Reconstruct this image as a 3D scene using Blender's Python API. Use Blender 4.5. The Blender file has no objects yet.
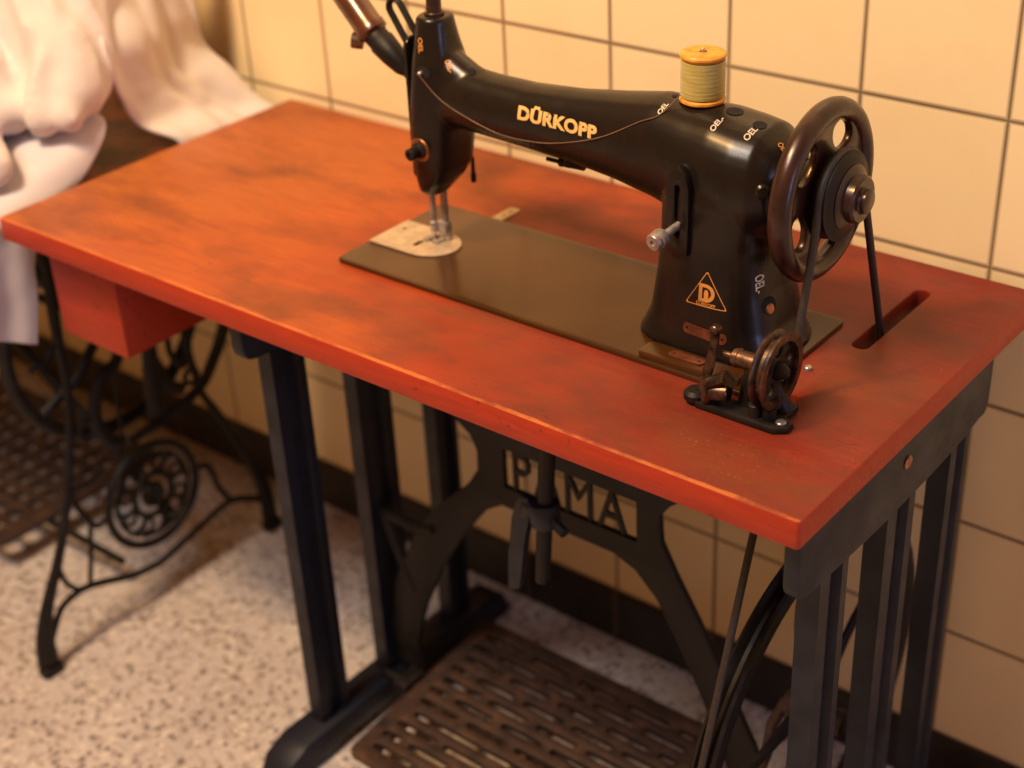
import bpy, bmesh, math, random
from mathutils import Vector, Matrix, noise
from mathutils.bvhtree import BVHTree
random.seed(7)
PI = math.pi
C = bpy.context.scene.collection
V = Vector

# ------------------------------------------------------------------ materials
class NT:
    def __init__(s, name):
        s.m = bpy.data.materials.new(name); s.m.use_nodes = True
        s.n = s.m.node_tree.nodes; s.l = s.m.node_tree.links
        s.b = s.n['Principled BSDF']
    def node(s, t, **kw):
        n = s.n.new(t)
        for k, v in kw.items(): setattr(n, k, v)
        return n
    def link(s, a, b): s.l.new(a, b)
    def coord(s): return s.node('ShaderNodeTexCoord').outputs['Object']
    def pos(s): return s.node('ShaderNodeNewGeometry').outputs['Position']
    def mapping(s, v, scale=(1, 1, 1), loc=(0, 0, 0)):
        m = s.node('ShaderNodeMapping'); s.link(v, m.inputs['Vector'])
        m.inputs['Scale'].default_value = scale; m.inputs['Location'].default_value = loc
        return m.outputs[0]
    def noise(s, v, scale, detail=4, rough=.55):
        n = s.node('ShaderNodeTexNoise'); s.link(v, n.inputs['Vector'])
        n.inputs['Scale'].default_value = scale; n.inputs['Detail'].default_value = detail
        n.inputs['Roughness'].default_value = rough
        return n.outputs['Fac']
    def ramp(s, f, stops, interp='LINEAR'):
        r = s.node('ShaderNodeValToRGB'); s.link(f, r.inputs[0]); cr = r.color_ramp
        cr.interpolation = interp
        while len(cr.elements) < len(stops): cr.elements.new(.5)
        for e, (p, c) in zip(cr.elements, stops):
            e.position = p; e.color = (c[0], c[1], c[2], 1)
        return r.outputs[0]
    def math(s, op, a, b=None, c=None):
        m = s.node('ShaderNodeMath', operation=op)
        for i, x in enumerate((a, b, c)):
            if x is None: continue
            if isinstance(x, (int, float)): m.inputs[i].default_value = x
            else: s.link(x, m.inputs[i])
        return m.outputs[0]
    def mix(s, f, a, b, mode='MIX'):
        m = s.node('ShaderNodeMix', data_type='RGBA', blend_type=mode)
        for i, x in ((0, f), (6, a), (7, b)):
            if isinstance(x, (int, float)): m.inputs[i].default_value = x
            elif isinstance(x, tuple): m.inputs[i].default_value = (x[0], x[1], x[2], 1)
            else: s.link(x, m.inputs[i])
        return m.outputs[2]
    def set(s, **kw):
        for k, v in kw.items():
            i = s.b.inputs[k.replace('_', ' ')]
            if hasattr(v, 'is_linked') or hasattr(v, 'links'): s.link(v, i)
            elif isinstance(v, tuple): i.default_value = (v[0], v[1], v[2], 1)
            else: i.default_value = v
    def bump(s, h, strength, dist):
        b = s.node('ShaderNodeBump'); s.link(h, b.inputs['Height'])
        b.inputs['Strength'].default_value = strength; b.inputs['Distance'].default_value = dist
        s.link(b.outputs[0], s.b.inputs['Normal'])

def simple(name, col, rough=.5, metal=0., col2=None, nscale=60, bump=0, coat=0, spec=.5):
    t = NT(name); v = t.pos()
    f = t.noise(v, nscale, 5, .6)
    c2 = col2 or tuple(x * .7 for x in col)
    t.set(Base_Color=t.ramp(f, [(.38, c2), (.62, col)]), Metallic=metal,
          Roughness=t.ramp(f, [(.3, (rough * 1.25,) * 3), (.7, (rough * .85,) * 3)]))
    t.set(Specular_IOR_Level=spec)
    if coat: t.set(Coat_Weight=coat, Coat_Roughness=.12)
    if bump: t.bump(f, bump, .001)
    return t.m

def mat_wood():
    t = NT('red_varnished_wood'); p = t.pos()
    g = t.noise(t.mapping(p, (5, 60, 60)), 3.0, 10, .72)          # grain along x
    big = t.noise(t.mapping(p, (1.2, 2.0, 2.0), (3.1, .4, 0)), 2.4, 4, .6)
    big2 = t.noise(t.mapping(p, (1, 2.2, 2.2), (.3, 7, 0)), 5.5, 5, .6)
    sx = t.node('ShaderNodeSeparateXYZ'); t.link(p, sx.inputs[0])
    # the stain reddens along x; lamp warmth and machine shade are painted in too
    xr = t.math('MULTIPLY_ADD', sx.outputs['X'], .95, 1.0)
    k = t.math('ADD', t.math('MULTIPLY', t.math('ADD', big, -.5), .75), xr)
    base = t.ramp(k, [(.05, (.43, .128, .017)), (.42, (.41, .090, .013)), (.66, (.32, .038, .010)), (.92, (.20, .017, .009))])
    c = t.mix(t.ramp(g, [(.33, (.62, .62, .62)), (.56, (0, 0, 0))]), base, (.26, .035, .012))
    c = t.mix(t.ramp(big2, [(.46, (0, 0, 0)), (.62, (.75, .75, .75))]), c, (.17, .040, .014))
    spk = t.noise(p, 300, 3, .7)
    wear = t.noise(p, 14, 5, .7)
    wm = t.math('MULTIPLY', t.ramp(spk, [(.60, (0, 0, 0)), (.70, (1, 1, 1))]), t.ramp(wear, [(.48, (0, 0, 0)), (.66, (.55, .55, .55))]))
    c = t.mix(wm, c, (.50, .20, .10))
    # the sawn edges and the drawer front carry a redder lacquer than the worn top
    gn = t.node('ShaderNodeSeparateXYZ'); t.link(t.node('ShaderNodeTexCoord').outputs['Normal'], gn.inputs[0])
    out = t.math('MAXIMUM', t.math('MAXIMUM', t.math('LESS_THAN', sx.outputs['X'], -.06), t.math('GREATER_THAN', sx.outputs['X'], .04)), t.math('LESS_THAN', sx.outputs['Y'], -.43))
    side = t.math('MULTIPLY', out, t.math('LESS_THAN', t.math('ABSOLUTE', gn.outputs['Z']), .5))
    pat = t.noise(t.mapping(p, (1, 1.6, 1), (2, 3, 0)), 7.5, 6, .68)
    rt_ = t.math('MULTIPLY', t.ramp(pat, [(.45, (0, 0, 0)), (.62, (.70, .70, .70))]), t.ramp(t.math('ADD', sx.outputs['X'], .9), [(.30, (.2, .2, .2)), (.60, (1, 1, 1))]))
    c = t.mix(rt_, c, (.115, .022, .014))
    rub = t.math('MULTIPLY', t.math('LESS_THAN', sx.outputs['Y'], t.math('MULTIPLY_ADD', g, .012, -.4685)), t.ramp(wear, [(.40, (.15, .15, .15)), (.55, (.8, .8, .8))]))
    c = t.mix(rub, c, (.52, .15, .035))
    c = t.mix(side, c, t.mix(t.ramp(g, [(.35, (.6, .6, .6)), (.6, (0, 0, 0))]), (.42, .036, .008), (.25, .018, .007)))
    dk = t.noise(t.mapping(p, (1, 3, 1)), 95, 3, .6)
    dm = t.math('MULTIPLY', t.ramp(dk, [(.62, (0, 0, 0)), (.68, (1, 1, 1))]), t.ramp(t.noise(t.mapping(p, loc=(9, 0, 0)), 9, 3), [(.5, (0, 0, 0)), (.6, (.9, .9, .9))]))
    c = t.mix(dm, c, (.07, .015, .010))
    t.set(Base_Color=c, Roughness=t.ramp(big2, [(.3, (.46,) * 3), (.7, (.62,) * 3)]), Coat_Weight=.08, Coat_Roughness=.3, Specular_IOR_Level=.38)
    t.bump(t.math('ADD', g, t.math('MULTIPLY', spk, .4)), .25, .0006)
    return t.m

def mat_tile():
    t = NT('cream_glazed_tile'); p = t.pos()
    s = t.node('ShaderNodeSeparateXYZ'); t.link(p, s.inputs[0])
    fx = t.math('FRACT', t.math('ADD', t.math('DIVIDE', s.outputs['X'], .15), 100.0))
    fz = t.math('FRACT', t.math('ADD', t.math('DIVIDE', t.math('ADD', s.outputs['Z'], -.08), .15), 100.0))
    def edge(f): return t.math('MULTIPLY', t.math('SUBTRACT', .5, t.math('ABSOLUTE', t.math('SUBTRACT', f, .5))), .15)
    d = t.math('MINIMUM', edge(fx), edge(fz))
    m = t.ramp(d, [(.0008, (1, 1, 1)), (.0016, (0, 0, 0))])
    ix = t.math('FLOOR', t.math('DIVIDE', s.outputs['X'], .15)); iz = t.math('FLOOR', t.math('DIVIDE', t.math('ADD', s.outputs['Z'], -.08), .15))
    cx = t.node('ShaderNodeCombineXYZ'); t.link(ix, cx.inputs[0]); t.link(iz, cx.inputs[1])
    wn = t.node('ShaderNodeTexWhiteNoise', noise_dimensions='3D'); t.link(cx.outputs[0], wn.inputs['Vector'])
    tile = t.mix(wn.outputs['Value'], (.85, .71, .42), (.90, .76, .47))
    mott = t.noise(p, 9, 4, .6)
    tile = t.mix(t.ramp(mott, [(.5, (0, 0, 0)), (.75, (.3, .3, .3))]), tile, (.80, .60, .31))
    gn = t.noise(p, 5, 3)
    grout = t.ramp(gn, [(.4, (.085, .05, .022)), (.6, (.17, .11, .055))])
    t.set(Base_Color=t.mix(m, tile, grout), Roughness=t.ramp(m, [(0, (.28,) * 3), (1, (.9,) * 3)]))
    h = t.ramp(d, [(.0005, (0, 0, 0)), (.0030, (1, 1, 1))])
    t.bump(h, .6, .0012)
    return t.m

def mat_base_tile():
    t = NT('black_skirting_tile'); p = t.pos()
    s = t.node('ShaderNodeSeparateXYZ'); t.link(p, s.inputs[0])
    fx = t.math('FRACT', t.math('ADD', t.math('DIVIDE', s.outputs['X'], .15), 100.0))
    d = t.math('MULTIPLY', t.math('SUBTRACT', .5, t.math('ABSOLUTE', t.math('SUBTRACT', fx, .5))), .15)
    m = t.ramp(d, [(.001, (1, 1, 1)), (.0024, (0, 0, 0))])
    n = t.noise(p, 30)
    t.set(Base_Color=t.mix(m, t.ramp(n, [(.3, (.012, .010, .009)), (.7, (.025, .02, .016))]), (.12, .08, .05)), Roughness=.45)
    return t.m

def mat_terrazzo():
    t = NT('speckled_terrazzo'); p = t.pos()
    n1 = t.noise(p, 6, 4); n2 = t.noise(p, 75, 4, .75); n3 = t.noise(t.mapping(p, loc=(5, 5, 0)), 120, 3, .7)
    c = t.ramp(n1, [(.3, (.54, .49, .47)), (.7, (.64, .59, .57))])
    v = t.node('ShaderNodeTexVoronoi'); t.link(p, v.inputs['Vector']); v.inputs['Scale'].default_value = 85
    chips = t.math('LESS_THAN', v.outputs['Distance'], .36)
    vs = t.node('ShaderNodeSeparateColor'); t.link(v.outputs['Color'], vs.inputs[0])
    dark = t.math('MULTIPLY', chips, t.math('GREATER_THAN', vs.outputs[0], .62))
    pale = t.math('MULTIPLY', chips, t.math('LESS_THAN', vs.outputs[0], .3))
    c = t.mix(t.ramp(n2, [(.50, (0, 0, 0)), (.62, (.9, .9, .9))]), c, (.28, .22, .20))
    c = t.mix(t.math('MULTIPLY', dark, .8), c, (.12, .095, .08))
    c = t.mix(t.math('MULTIPLY', pale, .7), c, (.80, .74, .66))
    t.set(Base_Color=c, Roughness=.42)
    return t.m

def mat_rust():
    t = NT('rusty_brown_cast_iron'); p = t.pos(); n = t.noise(p, 40, 6, .7)
    t.set(Base_Color=t.ramp(n, [(.35, (.025, .015, .013)), (.55, (.060, .032, .023)), (.72, (.13, .060, .030))]), Roughness=.62, Metallic=.25)
    t.bump(n, .4, .001); return t.m

def mat_cloth(name, c1, c2):
    t = NT(name); p = t.pos(); n = t.noise(p, 14, 4, .6)
    t.set(Base_Color=t.ramp(n, [(.35, c2), (.65, c1)]), Roughness=.95, Sheen_Weight=.25)
    w = t.noise(p, 700, 2); t.bump(w, .2, .0006)
    return t.m

def mat_thread():
    t = NT('sage_green_thread'); p = t.pos()
    s = t.node('ShaderNodeSeparateXYZ'); t.link(p, s.inputs[0])
    w = t.math('SINE', t.math('MULTIPLY', s.outputs['Z'], 5200))
    n = t.noise(t.mapping(p, (1, 1, 12)), 60, 3)
    c = t.ramp(n, [(.3, (.36, .28, .06)), (.7, (.47, .40, .12))])
    t.set(Base_Color=c, Roughness=.42, Sheen_Weight=.4)
    t.bump(w, .15, .0003); return t.m

def mat_gold(name, gold, worn):
    t = NT(name); p = t.pos(); n = t.noise(p, 190, 4, .7)
    t.set(Base_Color=t.ramp(n, [(.33, worn), (.43, gold)]), Roughness=.5); return t.m

M = dict(
 wood=mat_wood(), tile=mat_tile(), skirt=mat_base_tile(), terr=mat_terrazzo(), rust=mat_rust(),
 iron=simple('blue_black_painted_iron', (.012, .015, .030), .46, .1, (.007, .009, .017), 25, .15, 0, .4),
 iron2=simple('black_worn_iron', (.007, .006, .0065), .48, .0, (.014, .011, .010), 50, .2, 0, .25),
 jap=simple('black_japanned_enamel', (.014, .010, .008), .26, 0, (.008, .006, .006), 22, .05, .0, .36),
 bed=simple('olive_brown_enamel', (.060, .022, .005), .22, .0, (.045, .017, .004), 9, 0, .0, .38),
 black=simple('black_hollow', (.004, .004, .004), .8),
 wheel=simple('brown_worn_lacquer', (.050, .022, .016), .30, .35, (.026, .013, .012), 60, .1, .2),
 steel=simple('worn_steel', (.46, .43, .42), .34, .6, (.26, .23, .22), 80),
 nickel=simple('nickel_plate', (.66, .56, .42), .42, .55, (.52, .42, .30), 70),
 copper=simple('tarnished_copper', (.50, .20, .08), .38, .8, (.22, .09, .05), 120),
 plate=simple('brown_name_plate', (.20, .060, .028), .40, .4, (.10, .035, .02), 160),
 wrim=simple('dark_burnished_steel', (.16, .10, .07), .32, .8, (.035, .026, .024), 90),
 brass=simple('aged_brass', (.17, .085, .045), .38, .6, (.06, .035, .022), 130),
 belt=simple('dark_leather', (.022, .016, .013), .55, 0, (.035, .026, .02), 200, .3),
 lampm=simple('brown_lamp_tube', (.12, .040, .018), .28, .3, (.06, .022, .014), 30, 0, .5),
 dwood=simple('dark_red_brown_wood', (.24, .034, .010), .36, 0, (.05, .012, .007), 18, .1, .0, .3),
 cloth=mat_cloth('cream_white_cotton', (.66, .63, .62), (.60, .56, .56)),
 cloth2=mat_cloth('white_linen', (.62, .61, .66), (.57, .55, .60)),
 spoolw=simple('yellow_orange_spool_wood', (.85, .40, .05), .42, 0, (.66, .24, .03), 120),
 thread=mat_thread(),
 strand=simple('brown_thread', (.20, .11, .06), .6),
 white=simple('white_lettering', (.72, .66, .55), .6, 0, (.42, .36, .28), 400),
 gold=mat_gold('worn_gold_leaf', (.75, .50, .18), (.10, .045, .02)),
 gold2=mat_gold('orange_gold_leaf', (.62, .27, .06), (.38, .15, .04)),
)

# ------------------------------------------------------------------ object helpers
WORLD = {}
def link_mesh(name, me, mat, parent=None, loc=None, smooth=40):
    if loc is None:
        xs = [v.co for v in me.vertices]
        lo = V((min(c.x for c in xs), min(c.y for c in xs), min(c.z for c in xs)))
        hi = V((max(c.x for c in xs), max(c.y for c in xs), max(c.z for c in xs)))
        loc = V(((lo.x + hi.x) / 2, (lo.y + hi.y) / 2, lo.z))
    loc = V(loc)
    me.transform(Matrix.Translation(-loc))
    me.materials.clear(); me.materials.append(mat)
    if smooth:
        for f in me.polygons: f.use_smooth = True
        try: me.set_sharp_from_angle(angle=math.radians(smooth))
        except Exception: pass
    me.name = name
    o = bpy.data.objects.new(name, me); C.objects.link(o)
    o.parent = parent
    o.location = loc - (WORLD[parent.name] if parent else V((0, 0, 0)))
    WORLD[o.name] = loc
    return o
def obj(name, bm, mat, parent=None, loc=None, smooth=40):
    bmesh.ops.recalc_face_normals(bm, faces=bm.faces)
    me = bpy.data.meshes.new(name); bm.to_mesh(me); bm.free()
    return link_mesh(name, me, mat, parent, loc, smooth)
def tag(o, label, cat, group=None):
    o['label'] = label; o['category'] = cat
    if group: o['group'] = group
    return o
def thing(name, label, cat, loc):
    o = bpy.data.objects.new(name, None); C.objects.link(o); o.location = loc
    o.empty_display_size = .05; WORLD[o.name] = V(loc)
    return tag(o, label, cat)
def struct(o): o['kind'] = 'structure'; return o

def B(): return bmesh.new()
def box(bm, lo, hi, bev=0, seg=2):
    r = bmesh.ops.create_cube(bm, size=1)
    lo, hi = V(lo), V(hi); c = (lo + hi) / 2; s = hi - lo
    for v in r['verts']: v.co = V((v.co.x * s.x, v.co.y * s.y, v.co.z * s.z)) + c
    if bev:
        es = list({e for v in r['verts'] for e in v.link_edges})
        bmesh.ops.bevel(bm, geom=es, offset=bev, segments=seg, profile=.5, affect='EDGES')
    return bm
def frame_of(d, up=None):
    d = V(d).normalized(); up = V(up) if up else (V((0, 0, 1)) if abs(d.z) < .9 else V((1, 0, 0)))
    a = up.cross(d).normalized(); b = d.cross(a).normalized()
    return a, b, d
def catmull(pts, n=6, closed=False):
    P = [V(p) for p in pts]; out = []; m = len(P)
    rng = range(m) if closed else range(m - 1)
    for i in rng:
        g = (lambda k: P[k % m]) if closed else (lambda k: P[max(0, min(m - 1, k))])
        p0, p1, p2, p3 = g(i - 1), g(i), g(i + 1), g(i + 2)
        for j in range(n):
            t = j / n
            out.append(.5 * ((2 * p1) + (p2 - p0) * t + (2 * p0 - 5 * p1 + 4 * p2 - p3) * t * t + (3 * p1 - p0 - 3 * p2 + p3) * t ** 3))
    if not closed: out.append(P[-1])
    return out
def tube(bm, pts, r, seg=12, closed=False, flat=1.0, flatdir=None):
    """tube; flat scales the section along flatdir"""
    P = [V(p) for p in pts]; m = len(P); rings = []
    prev = None
    for i, p in enumerate(P):
        if closed: d = P[(i + 1) % m] - P[i - 1]
        else: d = P[min(i + 1, m - 1)] - P[max(i - 1, 0)]
        d.normalize()
        if flatdir is not None:
            a = V(flatdir); a = (a - d * a.dot(d)).normalized(); b = d.cross(a)
        elif prev is None: a, b, _ = frame_of(d)
        else:
            a = (prev - d * prev.dot(d)).normalized(); b = d.cross(a)
        prev = a
        rr = r[i] if isinstance(r, (list, tuple)) else r
        rings.append([bm.verts.new(p + (a * math.cos(k * 2 * PI / seg) * flat + b * math.sin(k * 2 * PI / seg)) * rr) for k in range(seg)])
    for i in range(m if closed else m - 1):
        A, Bq = rings[i], rings[(i + 1) % m]
        for k in range(seg): bm.faces.new((A[k], A[(k + 1) % seg], Bq[(k + 1) % seg], Bq[k]))
    if not closed:
        bm.faces.new(rings[0][::-1]); bm.faces.new(rings[-1])
    return bm
def lathe(bm, prof, o, axis, seg=40, closed=False):
    """prof = (radius, distance along axis)"""
    a, b, d = frame_of(axis); o = V(o); rings = []
    for r, h in prof:
        if r < 1e-6: rings.append([bm.verts.new(o + d * h)])
        else: rings.append([bm.verts.new(o + d * h + (a * math.cos(k * 2 * PI / seg) + b * math.sin(k * 2 * PI / seg)) * r) for k in range(seg)])
    n = len(rings)
    for i in range(n if closed else n - 1):
        A, Q = rings[i], rings[(i + 1) % n]
        if len(A) == 1 and len(Q) == 1: continue
        for k in range(seg):
            k2 = (k + 1) % seg
            if len(A) == 1: bm.faces.new((A[0], Q[k], Q[k2]))
            elif len(Q) == 1: bm.faces.new((A[k], A[k2], Q[0]))
            else: bm.faces.new((A[k], A[k2], Q[k2], Q[k]))
    return bm
def cyl(bm, p0, p1, r, seg=24, bev=.0008):
    d = V(p1) - V(p0); L = d.length; bev = min(bev, r * .4, L * .4)
    return lathe(bm, [(0, 0), (r - bev, 0), (r, bev), (r, L - bev), (r - bev, L), (0, L)], p0, d, seg)
def loft(bm, secs):
    rings = [[bm.verts.new(p) for p in s] for s in secs]; n = len(rings[0])
    for A, Q in zip(rings, rings[1:]):
        for k in range(n): bm.faces.new((A[k], A[(k + 1) % n], Q[(k + 1) % n], Q[k]))
    bm.faces.new(rings[0][::-1]); bm.faces.new(rings[-1]); return bm
def sup(cx, cy, rx, ry, n=2.6, seg=40):
    out = []
    for k in range(seg):
        t = k * 2 * PI / seg; c, s = math.cos(t), math.sin(t)
        out.append((cx + rx * math.copysign(abs(c) ** (2 / n), c), cy + ry * math.copysign(abs(s) ** (2 / n), s)))
    return out
def plate(outer, holes, thick, mtx, bevel=0.0, name='p'):
    """a flat plate with through holes, drawn in 2-D, extruded and bevelled; returns bmesh in world space"""
    cu = bpy.data.curves.new(name, 'CURVE'); cu.dimensions = '2D'; cu.fill_mode = 'BOTH'
    for poly in [outer] + holes:
        sp = cu.splines.new('POLY'); sp.points.add(len(poly) - 1); sp.use_cyclic_u = True
        for q, (x, y) in zip(sp.points, poly): q.co = (x, y, 0, 1)
    cu.extrude = max(thick / 2 - bevel, 1e-5); cu.bevel_depth = bevel; cu.bevel_resolution = 1; cu.offset = -bevel
    o = bpy.data.objects.new(name, cu); C.objects.link(o)
    dg = bpy.context.evaluated_depsgraph_get()
    me = bpy.data.meshes.new_from_object(o.evaluated_get(dg))
    bpy.data.objects.remove(o); bpy.data.curves.remove(cu)
    bm = B(); bm.from_mesh(me); bpy.data.meshes.remove(me)
    bmesh.ops.remove_doubles(bm, verts=bm.verts, dist=1e-6)
    bm.transform(mtx); return bm
def join(bm, other):
    me = bpy.data.meshes.new('t'); other.to_mesh(me); other.free(); bm.from_mesh(me); bpy.data.meshes.remove(me); return bm
# 2-D (u,v) -> world: plane facing x (u=y,v=z), plane facing y (u=x,v=z), plane facing z
def MX(x): return Matrix(((0, 0, 1, x), (1, 0, 0, 0), (0, 1, 0, 0), (0, 0, 0, 1)))
def MY(y): return Matrix(((1, 0, 0, 0), (0, 0, -1, y), (0, 1, 0, 0), (0, 0, 0, 1)))
def MZ(z): return Matrix.Translation((0, 0, z))
def circle(cx, cy, r, n=40, ry=None): return [(cx + r * math.cos(k * 2 * PI / n), cy + (ry or r) * math.sin(k * 2 * PI / n)) for k in range(n)]
def rrect(x0, y0, x1, y1, r, n=6):
    out = []
    for cx, cy, a in ((x1 - r, y1 - r, 0), (x0 + r, y1 - r, 90), (x0 + r, y0 + r, 180), (x1 - r, y0 + r, 270)):
        for k in range(n + 1):
            t = math.radians(a + 90 * k / n); out.append((cx + r * math.cos(t), cy + r * math.sin(t)))
    return out
def modmesh(bm, mods):
    """apply modifiers (type, settings) and give back a new mesh"""
    me = bpy.data.meshes.new('t'); bm.to_mesh(me); bm.free()
    o = bpy.data.objects.new('t', me); C.objects.link(o)
    for ty, kw in mods:
        m = o.modifiers.new('m', ty)
        for k, v in kw.items(): setattr(m, k, v)
    dg = bpy.context.evaluated_depsgraph_get()
    r = bpy.data.meshes.new_from_object(o.evaluated_get(dg))
    bpy.data.objects.remove(o); bpy.data.meshes.remove(me); return r

# ------------------------------------------------------------------ setting
bm = B(); box(bm, (-4.05, -4.0, -.1), (2.5, .12, 0)); struct(obj('floor', bm, M['terr'], smooth=0))
bm = B(); box(bm, (-4.05, 0, 0), (2.5, .12, 2.7)); struct(obj('wall_back', bm, M['tile'], smooth=0))
bm = B(); box(bm, (-4.05, -.006, .0), (2.5, -.0001, .08), .0015); struct(obj('baseboard_back', bm, M['skirt'], smooth=0))

# ------------------------------------------------------------------ treadle table in front
TZ = .6733; TB = .6467
X0, X1, Y0, Y1 = -.966, .056, -.467, -.0100
tab = thing('treadle_table', 'long red wooden treadle table on straight blue black iron legs, carrying the sewing machine', 'table', (-.45, -.24, 0))
slot = rrect(-.0435, -.202, -.0275, -.066, .0075)
slot2 = rrect(-.0465, -.334, -.0350, -.306, .005)
outer = rrect(X0, Y0, X1, Y1, .004, 4)
bm = plate(outer, [slot, slot2], TZ - TB, MZ((TZ + TB) / 2), .0018)
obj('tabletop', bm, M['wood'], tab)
# small box hung under the left end
bm = B(); bx0, bx1, by0, by1, bz0 = -.930, -.812, -.437, -.23, .524
box(bm, (bx0, by0, bz0), (bx1, by1, TB - .0006), .002)
dr = obj('drawer_box', bm, M['wood'], tab)
# end frames
POSTS = [(-.405, -.357), (-.286, -.232), (-.160, -.121)]
def ibeam(bm, x0, x1, ya, yb, z0, z1):
    """cast post: two flanges and a recessed web, soft edges"""
    w = yb - ya; fl = w * .34; rec = .008
    pts = [(x0, ya), (x1, ya), (x1, ya + fl), (x1 - rec, ya + fl + .003), (x1 - rec, yb - fl - .003 + .006), (x1, yb - fl + .006), (x1, yb), (x0, yb), (x0, yb - fl + .006), (x0 + rec, yb - fl + .003), (x0 + rec, ya + fl + .003), (x0, ya + fl)]
    secs = [[V((x, y, z)) for x, y in pts] for z in (z0, z1)]
    loft(bm, secs); return bm
for nm, xi, xo in (('right', .024, .047), ('left', -.617, -.640)):
    xa, xb = min(xi, xo), max(xi, xo); dy = 0 if nm == 'right' else .012
    prof = [(-.447, TB - .0008), (-.447, .592)] + [(-.447 + .016 - .016 * math.cos(t), .592 - .016 * math.sin(t)) for t in (.5, 1.0, 1.57)] + \
           [(-.36, .572), (-.30, .569), (-.20, .569), (-.13, .573), (-.104, .578)] + [(-.100 + .014 * math.sin(t), .590 - .014 * math.cos(t)) for t in (.4, .9, 1.57)] + [(-.086, TB - .0008)]
    ra, rb = (.033, .048) if nm == 'right' else (-.634, -.616)
    prof = [(y_ + dy * 1.5, z_) for y_, z_ in prof]
    obj('end_rail', plate(prof, [], rb - ra, MX((ra + rb) / 2), .002), M['iron'], tab)
    for ya, yb in POSTS:
        bm = ibeam(B(), xa + .001, xb - .001, ya + dy, yb + dy, .045, .573)
        obj('leg', bm, M['iron'], tab, smooth=25)
    # floor rail with pads
    bm = B()
    rail = [(-.470, .0), (-.385, .0), (-.375, .010), (-.13, .010), (-.12, 0), (-.045, 0), (-.040, .010), (-.052, .034), (-.085, .046), (-.43, .046), (-.462, .034), (-.474, .012)]
    bm = plate(rail, [], .046, MX((xa + xb) / 2), .004)
    obj('foot_rail', bm, M['iron'], tab)

bm = B(); cyl(bm, (.0475, -.262, .6145), (.0500, -.262, .6145), .0065); obj('rail_bolt', bm, M['copper'], tab)
# cross brace with cut-out lettering
BY = -.256
def mirror(L, cx): return [(2 * cx - x, z) for x, z in L][::-1]
cxb = -.330
left = [(-.628, .060), (-.560, .036), (-.585, .100), (-.573, .150), (-.527, .239), (-.470, .325), (-.430, .372), (-.405, .380)]
# outline: counter-clockwise from the lower left foot, inner edge of left arm, bottom of plate, right arm, up, top, back
outl = [(-.616, .060), (-.570, .060), (-.574, .110), (-.553, .175), (-.520, .248), (-.475, .322), (-.445, .362), (-.420, .379),
        (-.330, .379), (-.268, .379), (-.240, .369), (-.212, .342), (-.180, .285), (-.155, .238), (-.125, .165), (-.105, .110), (-.085, .060),
        (-.030, .060), (-.052, .120), (-.088, .200), (-.122, .265), (-.160, .335), (-.190, .385), (-.207, .418), (-.209, .450), (-.198, .466), (-.160, .495), (-.095, .535), (-.010, .575), (.016, .590),
        (.016, .630), (-.06, .642), (-.60, .642), (-.617, .630), (-.617, .560), (-.545, .525), (-.487, .476), (-.460, .457), (-.452, .440), (-.4525, .415), (-.468, .390), (-.520, .338), (-.560, .283), (-.604, .190), (-.616, .120)]
win = [(-.414, .4065), (-.238, .4065), (-.238, .4560), (-.414, .4560)]
obj('cross_brace', plate(outl, [win], .008, MY(BY), .0015), M['iron2'], tab)
def text_mesh(body, size, offset=0.0, extr=0.0, align='CENTER', spacing=1.0):
    cu = bpy.data.curves.new('txt', 'FONT'); cu.body = body; cu.size = size; cu.offset = offset; cu.extrude = extr
    cu.align_x = align; cu.align_y = 'CENTER'; cu.space_character = spacing
    o = bpy.data.objects.new('txt', cu); C.objects.link(o)
    dg = bpy.context.evaluated_depsgraph_get(); me = bpy.data.meshes.new_from_object(o.evaluated_get(dg))
    bpy.data.objects.remove(o); bpy.data.curves.remove(cu); bm = B(); bm.from_mesh(me); bpy.data.meshes.remove(me); return bm
lt = text_mesh('PAMA', .062, .0, .002, spacing=1.12)
xs = [v.co.x for v in lt.verts]; ys = [v.co.y for v in lt.verts]
w = max(xs) - min(xs); h = max(ys) - min(ys); mx = (max(xs) + min(xs)) / 2; my = (max(ys) + min(ys)) / 2
for v in lt.verts: v.co.x = (v.co.x - mx) * .150 / w; v.co.y = (v.co.y - my) * .0505 / h
lt.transform(MY(BY) @ Matrix.Translation((-.3275, .4315, 0)))
obj('brace_lettering', lt, M['iron2'], tab, smooth=0)
# stub and stay on the left arm
bm = B(); tube(bm, [(-.618, BY, .292), (-.56, BY, .290), (-.530, BY, .300)], .008, 10); tube(bm, [(-.612, BY, .286), (-.592, BY, .235), (-.572, BY, .190)], .007, 10)
obj('brace_stay', bm, M['iron2'], tab)
# treadle: tilted, slotted foot plate
tx0, tx1, ty0, ty1 = -.556, -.196, -.415, -.146
holes = []
rows = 11; ry = (ty1 - ty0 - .03) / rows
for i in range(rows):
    yc = ty0 + .016 + ry * (i + .5)
    if i == 3: holes.append(rrect(tx0 + .03, yc - .004, tx1 - .03, yc + .004, .0038, 3)); continue
    off = 0 if i % 2 == 0 else .037
    x = tx0 + .022 - off + (.0 if i % 2 == 0 else .0)
    while x < tx1 - .03:
        a, b = max(x, tx0 + .018), min(x + .060, tx1 - .018)
        if b - a > .014: holes.append(rrect(a, yc - .0045, b, yc + .0045, .0042, 3))
        x += .074
pl = plate(rrect(tx0, ty0, tx1, ty1, .012), holes, .010, MZ(0), .0015)
ribs = B()
for xx in (tx0 + .02, (tx0 + tx1) / 2, tx1 - .02): box(ribs, (xx - .004, ty0 + .01, -.016), (xx + .004, ty1 - .01, -.004))
join(pl, ribs)
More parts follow.
